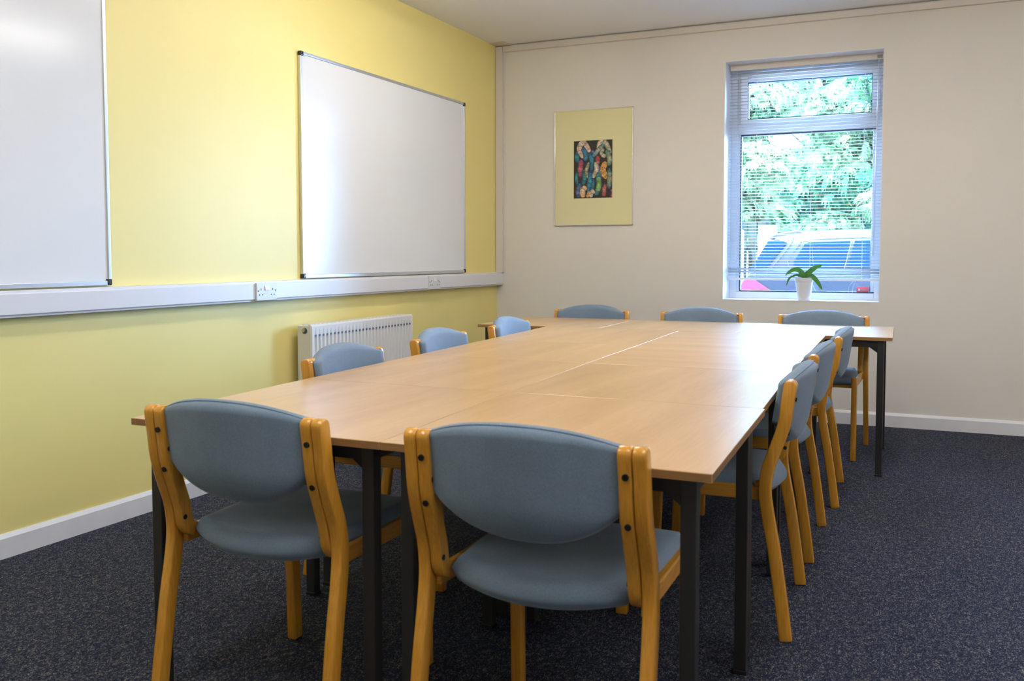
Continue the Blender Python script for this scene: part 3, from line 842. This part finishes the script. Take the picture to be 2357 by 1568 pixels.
def make_chair():
    c = empty('meeting_chair')
    for s in (-1, 1):
        a, b = sorted((s * 0.2320, s * 0.2600))
        lg = lam(PROF, 0.036, a, b)
        for v in lg.b.verts: v.co.x += s * 0.007 * (0.757 - v.co.z) / 0.757
        lg.build('leg', M['beech'], c, bevel=0.004, seg=2, auto=50)
        a, b = sorted((s * 0.2020, s * 0.2300))
        P2 = [p for p in PROF if p[1] > 0.47] + [(-0.217, 0.462), (-0.207, 0.444), (-0.190, 0.436)]
        ls = lam(P2, 0.036, a, b)
        for v in ls.b.verts: v.co.x += s * 0.007 * (0.757 - v.co.z) / 0.757
        ls.build('back_support', M['beech'], c, bevel=0.004, seg=2, auto=50)
        # front leg and side rail
        a, b = sorted((s * 0.207, s * 0.236))
        lam([(0.200, 0.442), (0.206, 0.30), (0.212, 0.15), (0.216, 0.0)], 0.036, a, b).build('leg', M['beech'], c, bevel=0.004, auto=50)
        r = MB(); xo0, xo1 = s * 0.2435, s * 0.2515
        A = [(s * 0.2240, -0.205), (s * 0.2380, -0.205), (s * 0.2345, 0.186), (s * 0.2090, 0.186)]
        r.prism(A, 'z', 0.402, 0.444)
        r.build('side_rail', M['beech_y'], c, bevel=0.004)
        for z in (0.705, 0.605):
            y = prof_y(z)
            sc = MB(); sc.tube([(s * 0.2190, y - 0.010, z), (s * 0.2190, y - 0.0222, z - 0.0022)], 0.0068, 14); sc.build('screw_cap', M['screw'], c, auto=40)
        for z in (0.655, 0.475):
            y = prof_y(z)
            sc = MB(); sc.tube([(s * 0.211, y - 0.007, z), (s * 0.2008 + s * 0.007 * (0.757 - z) / 0.757, y - 0.007, z)], 0.0064, 14); sc.build('screw_cap', M['screw'], c, auto=40)
    MB().box((-0.2095, 0.178, 0.396), (0.2095, 0.198, 0.434)).build('cross_rail', M['beech_y'], c, bevel=0.003)
    MB().box((-0.2245, -0.110, 0.404), (0.2245, -0.090, 0.422)).build('cross_rail', M['beech_y'], c, bevel=0.003)
    # seat : upholstered shell, back edge bows backwards and hangs lower
    def seat_y(u, v):     # v 0 back, 1 front
        back = -0.200 - 0.054 * (1 - abs(u) ** 2.2)
        front = 0.236 - 0.012 * u * u
        return back + (front - back) * v
    NU, NV = 22, 22
    mb = MB(); tv, bv = [], []
    for j in range(NV + 1):
        v = j / NV; rt_, rb_ = [], []
        for i in range(NU + 1):
            u = -1 + 2 * i / NU
            hw = 0.2110 + 0.012 * min(1, max(0, (v - 0.12) / 0.25))
            x = u * hw; y = seat_y(u, v)
            # round the corners in plan
            cr = (abs(u) ** 8) * (abs(2 * v - 1) ** 8)
            x *= 1 - 0.03 * cr; y *= 1 - 0.03 * cr
            e = max(abs(u) ** 11, abs(2 * v - 1) ** 9)
            er = math.sqrt(max(0.0, 1 - e * e))
            backness = max(0, 1 - v / 0.35)
            frontness = max(0, (v - 0.82) / 0.18)
            mid = 0.442 - 0.019 * backness ** 1.5 * (1 - abs(u) ** 2) - 0.010 * frontness ** 2 - 0.006 * (1 - u * u) * (1 - abs(2 * v - 1))
            t = 0.028 * (1 + 0.30 * backness * (1 - u * u))
            rt_.append(mb.b.verts.new((x, y, mid + t * er * 0.95))); 
            if i in (0, NU) or j in (0, NV): rb_.append(rt_[-1])
            else: rb_.append(mb.b.verts.new((x, y, mid - t * er * 0.85)))
        tv.append(rt_); bv.append(rb_)
    for j in range(NV):
        for i in range(NU):
            mb.b.faces.new((tv[j][i], tv[j][i + 1], tv[j + 1][i + 1], tv[j + 1][i]))
            try: mb.b.faces.new((bv[j][i], bv[j + 1][i], bv[j + 1][i + 1], bv[j][i + 1]))
            except Exception: pass
    mb.build('seat', M['fabric'], c, smooth=True)
    # backrest : shield-shaped curved pad between the supports
    def ztop(u): return 0.751 + 0.043 * (1 - min(1, abs(u) / 0.97) ** 2.3)
    def zbot(u):
        a = min(1, abs(u))
        return 0.540 + 0.085 * min(1, a / 0.88) ** 2.4
    NU, NV = 28, 18
    mb = MB(); fv, kv = [], []
    edge_k = []
    for j in range(NV + 1):
        v = j / NV; rf, rk = [], []
        for i in range(NU + 1):
            u = -1 + 2 * i / NU
            zt, zb = ztop(u), zbot(u)
            z = zb + (zt - zb) * v
            hw = 0.2365
            x = u * hw
            e = max(abs(u) ** 7, abs(2 * v - 1) ** 8)
            er = math.sqrt(max(0.0, 1 - e * e)) 
            ym = -0.266 + 0.15 * (0.62 - z) + 3.6 * max(0, 0.63 - z) ** 2 - 0.052 * (1 - abs(u) ** 2) + 0.029
            t = 0.017 + 0.012 * (1 - u * u)
            if i in (0, NU) or j in (0, NV):
                q = mb.b.verts.new((x, ym - 0.006, z)); rf.append(q); rk.append(q)
                if j == NV: edge_k.append((x, ym - 0.011, z - 0.004))
            else:
                rf.append(mb.b.verts.new((x, ym + t * er, z))); rk.append(mb.b.verts.new((x, ym - 0.006 - t * 0.85 * er ** 0.6, z)))
        fv.append(rf); kv.append(rk)
    for j in range(NV):
        for i in range(NU):
            mb.b.faces.new((fv[j][i], fv[j][i + 1], fv[j + 1][i + 1], fv[j + 1][i]))
            mb.b.faces.new((kv[j][i], kv[j + 1][i], kv[j + 1][i + 1], kv[j][i + 1]))
    bk = mb.build('backrest', M['fabric'], c, smooth=True)
    pm = MB(); pm.tube([(x, y - 0.002, z) for x, y, z in edge_k], 0.0022, 6)
    pm.build('piping', M['fabric'], bk, smooth=True)
    return c

def copy_tree(o, parent=None):
    c = o.copy(); COL.objects.link(c)
    if parent: c.parent = parent
    for ch in o.children: copy_tree(ch, c)
    return c
proto = make_chair()
first = [True]
def place(rear_mid, rz_deg, label, group):
    """rear_mid: point on the floor midway between the rear feet"""
    o = proto if first[0] else copy_tree(proto)
    first[0] = False
    a = R(rz_deg); f = Vector((-math.sin(a), math.cos(a)))
    o.location = (rear_mid[0] + 0.282 * f.x, rear_mid[1] + 0.282 * f.y, 0)
    o.rotation_euler = (0, 0, a)
    tag(o, label, 'chair', group)
G1, G2, G3, G4 = 'chairs at the near end of the tables', 'chairs down the right side', 'chairs down the left side', 'chairs against the back wall'
place((1.664, -4.878), 0.0, 'near left chair with its back to the camera, blue-grey seat and honey wood frame', G1)
place((2.398, -4.882), 1.0, 'near right chair with its back to the camera, worn patch on top of the backrest', G1)
place((2.744, -3.552), 93, 'nearest of the three chairs tucked in along the right side of the tables', G2)
place((2.722, -2.800), 91.5, 'middle of the three chairs tucked in along the right side of the tables', G2)
place((2.722, -1.975), 93, 'farthest of the three chairs tucked in along the right side of the tables', G2)
place((1.135, -3.670), -87, 'nearest of the three chairs along the left side, in front of the radiator', G3)
place((1.085, -2.855), -87, 'middle of the three chairs along the left side, just right of the radiator', G3)
place((1.035, -2.000), -87, 'farthest of the three chairs along the left side, near the room corner', G3)
place((1.028, -0.690), 180, 'left chair of the far row against the back wall, below the picture', G4)
place((1.765, -0.690), 180, 'middle chair of the far row against the back wall', G4)
place((2.502, -0.690), 180, 'right chair of the far row, under the window, its seat and legs visible', G4)

worn = [o for o in COL.objects if o.get('label', '').startswith('near right chair')][0]
rw = random.Random(3)
tm = MB()
for i in range(26):
    x = rw.gauss(-0.045, 0.022); u = x / 0.233
    z = 0.746 + 0.048 * (1 - abs(u / 0.97) ** 2.3) - 0.006
    y = -0.287 + 0.028 - 0.052 * (1 - u * u) - 0.012 + rw.uniform(-0.004, 0.012)
    a = rw.uniform(-1, 1)
    tm.tube([(x, y, z), (x + 0.004 * a, y - 0.001, z + 0.003), (x + 0.009 * a, y - 0.003, z + rw.uniform(0.001, 0.005))], 0.0005, 4)
tm.build('frayed_threads', plain('frayed_pale_thread', (0.55, 0.6, 0.62), 0.9), worn)
# ------------------------------------------------------------------ outside
GZ = -0.12
struct(MB().box((-30, D + 0.1, GZ - 0.2), (40, 60, GZ)).build('ground', M['ground']))

def make_car():
    X0, Y0 = 0.93, 4.5
    c = empty('parked_car', (X0, Y0, GZ)); tag(c, 'silver hatchback parked outside the window with its rear to the left', 'car')
    gz = -GZ
    def sub(mb):
        for v in mb.b.verts: v.co -= Vector((X0, Y0, GZ))
        return mb
    W_ = 1.72
    low = [(0.95, 0.12), (0.93, 0.45), (0.96, 0.62), (1.02, 0.80), (1.10, 0.93), (1.6, 0.965), (3.9, 0.945), (4.65, 0.80), (4.86, 0.62), (4.90, 0.30), (4.86, 0.10)]
    # wheel arches cut into the sill line
    def arch(cx, r=0.33):
        return [(cx + r * math.cos(a), 0.12 + r * math.sin(a)) for a in [math.pi * k / 8 for k in range(9)]]
    poly = low + arch(4.15) + arch(1.55)
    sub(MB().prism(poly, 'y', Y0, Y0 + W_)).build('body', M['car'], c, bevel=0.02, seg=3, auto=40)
    # greenhouse: rings along x of tapered section
    prof = [(1.14, 0.93, 0.93), (1.22, 0.93, 1.12), (1.32, 0.93, 1.30), (1.38, 0.93, 1.355), (1.62, 0.93, 1.405), (2.2, 0.93, 1.425), (2.8, 0.93, 1.41), (3.15, 0.93, 1.36), (3.6, 0.93, 1.13), (3.9, 0.93, 0.935)]
    rings = []
    for x, zb, zt in prof:
        k = (zt - zb) / 0.49
        ins = 0.02 + 0.14 * k
        sec = []
        for y, z in ((0.015, zb), (0.015 + ins * 0.85, zb + (zt - zb) * 0.86), (0.06 + ins, zb + (zt - zb) * 0.97), (0.30 + ins, zt)):
            sec.append((y, z))
        pts = [(x, Y0 + y, z) for y, z in sec] + [(x, Y0 + W_ - y, z) for y, z in sec[::-1]]
        rings.append(pts)
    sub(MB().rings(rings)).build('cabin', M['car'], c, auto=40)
    def side_y(z): return Y0 + 0.015 + (z - 0.93) / 0.42 * 0.135 - 0.006
    def panel(pts, name, mat, off=0.0, both=True):
        mb = MB()
        for s in ((0, 1) if both else (0,)):
            f = []; g = []
            for x, z in pts:
                y = side_y(z) - off
                if s: y = 2 * Y0 + W_ - y
                f.append(mb.b.verts.new((x, y, z))); g.append(mb.b.verts.new((x, y + (0.012 if not s else -0.012), z)))
            mb.b.faces.new(f); mb.b.faces.new(g[::-1]); n = len(f)
            for i in range(n): mb.b.faces.new((f[i], g[i], g[(i + 1) % n], f[(i + 1) % n]))
        return sub(mb).build(name, mat, c)
    panel([(1.62, 1.00), (1.585, 1.03), (1.60, 1.07), (1.70, 1.255), (1.74, 1.272), (2.19, 1.285), (2.13, 0.985), (1.68, 0.97)], 'side_window', M['car_glass'], 0.004)
    panel([(2.24, 1.287), (2.40, 1.287), (2.40, 0.985), (2.165, 0.985)], 'side_window', M['car_glass'], 0.004)
    panel([(2.44, 1.287), (2.95, 1.285), (3.30, 1.14), (3.52, 0.99), (2.445, 0.985)], 'side_window', M['car_glass'], 0.004)
    panel([(1.285, 1.295), (1.40, 1.305), (1.50, 1.27), (1.28, 0.965), (1.10, 0.95)], 'rear_quarter_glass', M['car_glass'], 0.003)
    # door seam lines
    def seam(pts):
        mb = MB()
        for s in (0,):
            mb.tube([(x, side_y(z) - 0.004, z) if z > 0.93 else (x, Y0 - 0.004, z) for x, z in pts], 0.0045, 5)
        return sub(mb).build('door_seam', M['car_seam'], c)
    seam([(1.59, 1.38), (1.55, 1.27), (1.45, 1.12), (1.33, 0.96), (1.29, 0.90)])
    seam([(1.66, 1.285), (1.60, 1.20), (1.52, 1.05), (1.54, 0.99), (1.64, 0.94), (1.80, 0.80), (1.90, 0.6)])
    seam([(2.21, 1.29), (2.14, 0.97), (2.14, 0.60), (2.16, 0.3)])
    seam([(1.68, 1.295), (1.9, 1.315), (2.3, 1.325), (2.9, 1.315)])
    # roof spoiler
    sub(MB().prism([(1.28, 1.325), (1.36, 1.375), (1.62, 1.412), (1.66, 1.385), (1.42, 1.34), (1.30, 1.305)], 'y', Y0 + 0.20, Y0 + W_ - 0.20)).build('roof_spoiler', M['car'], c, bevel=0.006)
    # back window and windscreen
    for x0, z0, x1, z1, nm in ((1.115, 0.97, 1.305, 1.30, 'back_window'), (3.87, 0.975, 3.20, 1.33, 'windscreen')):
        mb = MB(); sx = -0.012 if nm == 'back_window' else 0.02
        a = [mb.b.verts.new(p) for p in ((x0 + sx, Y0 + 0.12, z0), (x0 + sx, Y0 + W_ - 0.12, z0), (x1 + sx, Y0 + W_ - 0.25, z1), (x1 + sx, Y0 + 0.25, z1))]
        b = [mb.b.verts.new(v.co + Vector((-sx * 1.5, 0, -0.01))) for v in a]
        mb.b.faces.new(a); mb.b.faces.new(b[::-1])
        for i in range(4): mb.b.faces.new((a[i], b[i], b[(i + 1) % 4], a[(i + 1) % 4]))
        sub(mb).build(nm, M['car_glass'], c)
    for yy in (0, 1):
        mb = MB(); y0 = Y0 - 0.012 if not yy else Y0 + W_ - 0.10
        mb.prism([(0.955, 0.60), (1.34, 0.72), (1.22, 0.80), (1.12, 0.865), (1.03, 0.84), (0.985, 0.75)], 'y', y0, y0 + 0.112)
        sub(mb).build('tail_lamp', M['tail'], c, bevel=0.01)
    for cx in (1.55, 4.15):
        for y0 in (Y0 + 0.02, Y0 + W_ - 0.22):
            mb = MB(); n = 28; prof_ = [(0.20, 0.0), (0.30, 0.0), (0.315, 0.03), (0.315, 0.17), (0.30, 0.20), (0.20, 0.20)]
            mb.rings([[(cx + r * math.cos(2 * math.pi * k / n), y0 + y, 0.195 + r * math.sin(2 * math.pi * k / n)) for k in range(n)] for r, y in prof_], caps=True)
            w = sub(mb).build('wheel', M['tyre'], c, auto=40)
            mb = MB(); mb.rings([[(cx + r * math.cos(2 * math.pi * k / n), y0 + y, 0.195 + r * math.sin(2 * math.pi * k / n)) for k in range(n)] for r, y in [(0.19, -0.004), (0.15, 0.02), (0.15, 0.18), (0.19, 0.204)]])
            h = sub(mb).build('hub', M['wheel'], w, auto=40)
make_car()

rng = np.random.default_rng(7)
def foliage_mesh(blobs, per, size, name, mat, parent, palm=False):
    """one mesh of leaves scattered in clumps; each leaf a folded pointed blade, chestnut leaves in fans"""
    V, F = [], []
    for (cx, cy, cz, rx, ry, rz) in blobs:
        n = per
        d = rng.normal(size=(n, 3)); d /= np.linalg.norm(d, axis=1)[:, None]
        rr = rng.uniform(0.55, 1.0, size=(n, 1)) ** 0.6
        P = d * rr * np.array([rx, ry, rz]) + np.array([cx, cy, cz])
        for p, dd in zip(P, d):
            k = 5 if palm else 1
            base = rng.uniform(0, 2 * math.pi)
            nrm = dd + rng.normal(size=3) * 0.6; nrm[2] += 0.5; nrm /= np.linalg.norm(nrm)
            a = np.cross(nrm, [0.3, 0.1, 1.0]); a /= np.linalg.norm(a); b = np.cross(nrm, a)
            s = size * rng.uniform(0.7, 1.3)
            for q in range(k):
                ang = base + (q - (k - 1) / 2) * 0.55
                dr = a * math.cos(ang) + b * math.sin(ang); sd2 = np.cross(nrm, dr)
                tip = p + dr * s - np.array([0, 0, s * 0.35])
                mid = p + dr * s * 0.6 - np.array([0, 0, s * 0.08])
                i0 = len(V)
                V += [tuple(p), tuple(mid + sd2 * s * 0.17), tuple(tip), tuple(mid - sd2 * s * 0.17)]
                F.append((i0, i0 + 1, i0 + 2, i0 + 3))
    me = bpy.data.meshes.new(name); me.from_pydata(V, [], F); me.update()
    return link(name, me, mat, parent)

def tree(x, y, h, r, label, mat, seed, zlo=1.3, per=620, size=0.105, palm=True):
    t = empty('tree', (x, y, GZ)); tag(t, label, 'tree', 'trees beyond the parked car')
    rr = random.Random(seed)
    mb = MB(); mb.tube([(0, 0, 0), (0.05, 0, h * 0.3), (-0.05, 0.05, h * 0.6), (0, 0, h * 0.85)], [0.18, 0.15, 0.10, 0.04], 10); mb.build('trunk', M['trunk_bark'], t, smooth=True)
    bm_ = MB(); blobs = []
    for i in range(22):
        a = rr.uniform(0, 2 * math.pi); q = rr.uniform(0.15, 0.95); zz = rr.uniform(zlo, h)
        taper = 1 - 0.5 * max(0, (zz - h * 0.6) / (h * 0.4))
        bx, by = math.cos(a) * r * q * taper, math.sin(a) * r * q * taper
        blobs.append((bx, by, zz, rr.uniform(0.5, 0.9) * r * 0.45, rr.uniform(0.5, 0.9) * r * 0.45, rr.uniform(0.3, 0.55) * r * 0.45))
        bm_.tube([(0, 0, zz * 0.7), (bx * 0.5, by * 0.5, zz * 0.9), (bx, by, zz)], [0.04, 0.025, 0.01], 6)
    bm_.build('branches', M['trunk_bark'], t, smooth=True)
    foliage_mesh(blobs, per, size, 'foliage', mat, t, palm)
tree(-0.1, 9.6, 5.0, 1.8, 'pale leafy chestnut tree at the left of the window view', M['leaf_a'], 1, zlo=1.6)
tree(2.35, 13.4, 5.8, 2.1, 'pale leafy chestnut tree behind the car roof, right of the nearest one', M['leaf_a'], 2, zlo=1.2)
tree(3.6, 8.9, 5.2, 1.8, 'darker green tree at the right of the window view', M['leaf_b'], 3, zlo=0.9, size=0.10)
tree(0.4, 18.2, 7.4, 3.1, 'tall dark green tree standing farthest back behind the pale ones', M['leaf_b'], 4, zlo=1.2, size=0.2)

fe = empty('timber_fence', (-1.5, 6.95, GZ)); tag(fe, 'grey timber board fence behind the parked car', 'fence')
fb = MB()
for i in range(34):
    x = -2.2 + i * 0.135
    fb.box((x, 0, 0.03), (x + 0.115, 0.02, 1.72))
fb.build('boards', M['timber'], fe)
fr_ = MB(); fr_.box((-2.3, 0.02, 0.4), (2.4, 0.06, 0.48)); fr_.box((-2.3, 0.02, 1.3), (2.4, 0.06, 1.38))
for x in (-2.25, -0.1, 2.3): fr_.box((x, 0.02, 0), (x + 0.1, 0.12, 1.75))
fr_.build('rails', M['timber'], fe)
def post(x, y, w, h, label):
    o = MB().box((-w / 2, -w / 2, 0), (w / 2, w / 2, h)).build('gate_post', M['post'], None, bevel=0.012, loc=(x, y, GZ))
    tag(o, label, 'post', 'white posts by the fence')
post(0.93, 6.72, 0.22, 1.65, 'wide white post in front of the timber fence, left of the car')
post(0.55, 6.72, 0.09, 1.60, 'narrow white post in front of the timber fence, left of the wide one')
hg = empty('hedge', (-0.3, 6.45, GZ)); tag(hg, 'low green hedge at the foot of the timber fence', 'hedge')
MB().tube([(-1.2, 0, 0), (-1.2, 0, 0.5)], 0.03, 6).build('stem', M['trunk_bark'], hg)
foliage_mesh([(-1.2 + 0.30 * i, 0, 0.62, 0.26, 0.16, 0.46) for i in range(7)], 520, 0.07, 'foliage', M['leaf_b'], hg)
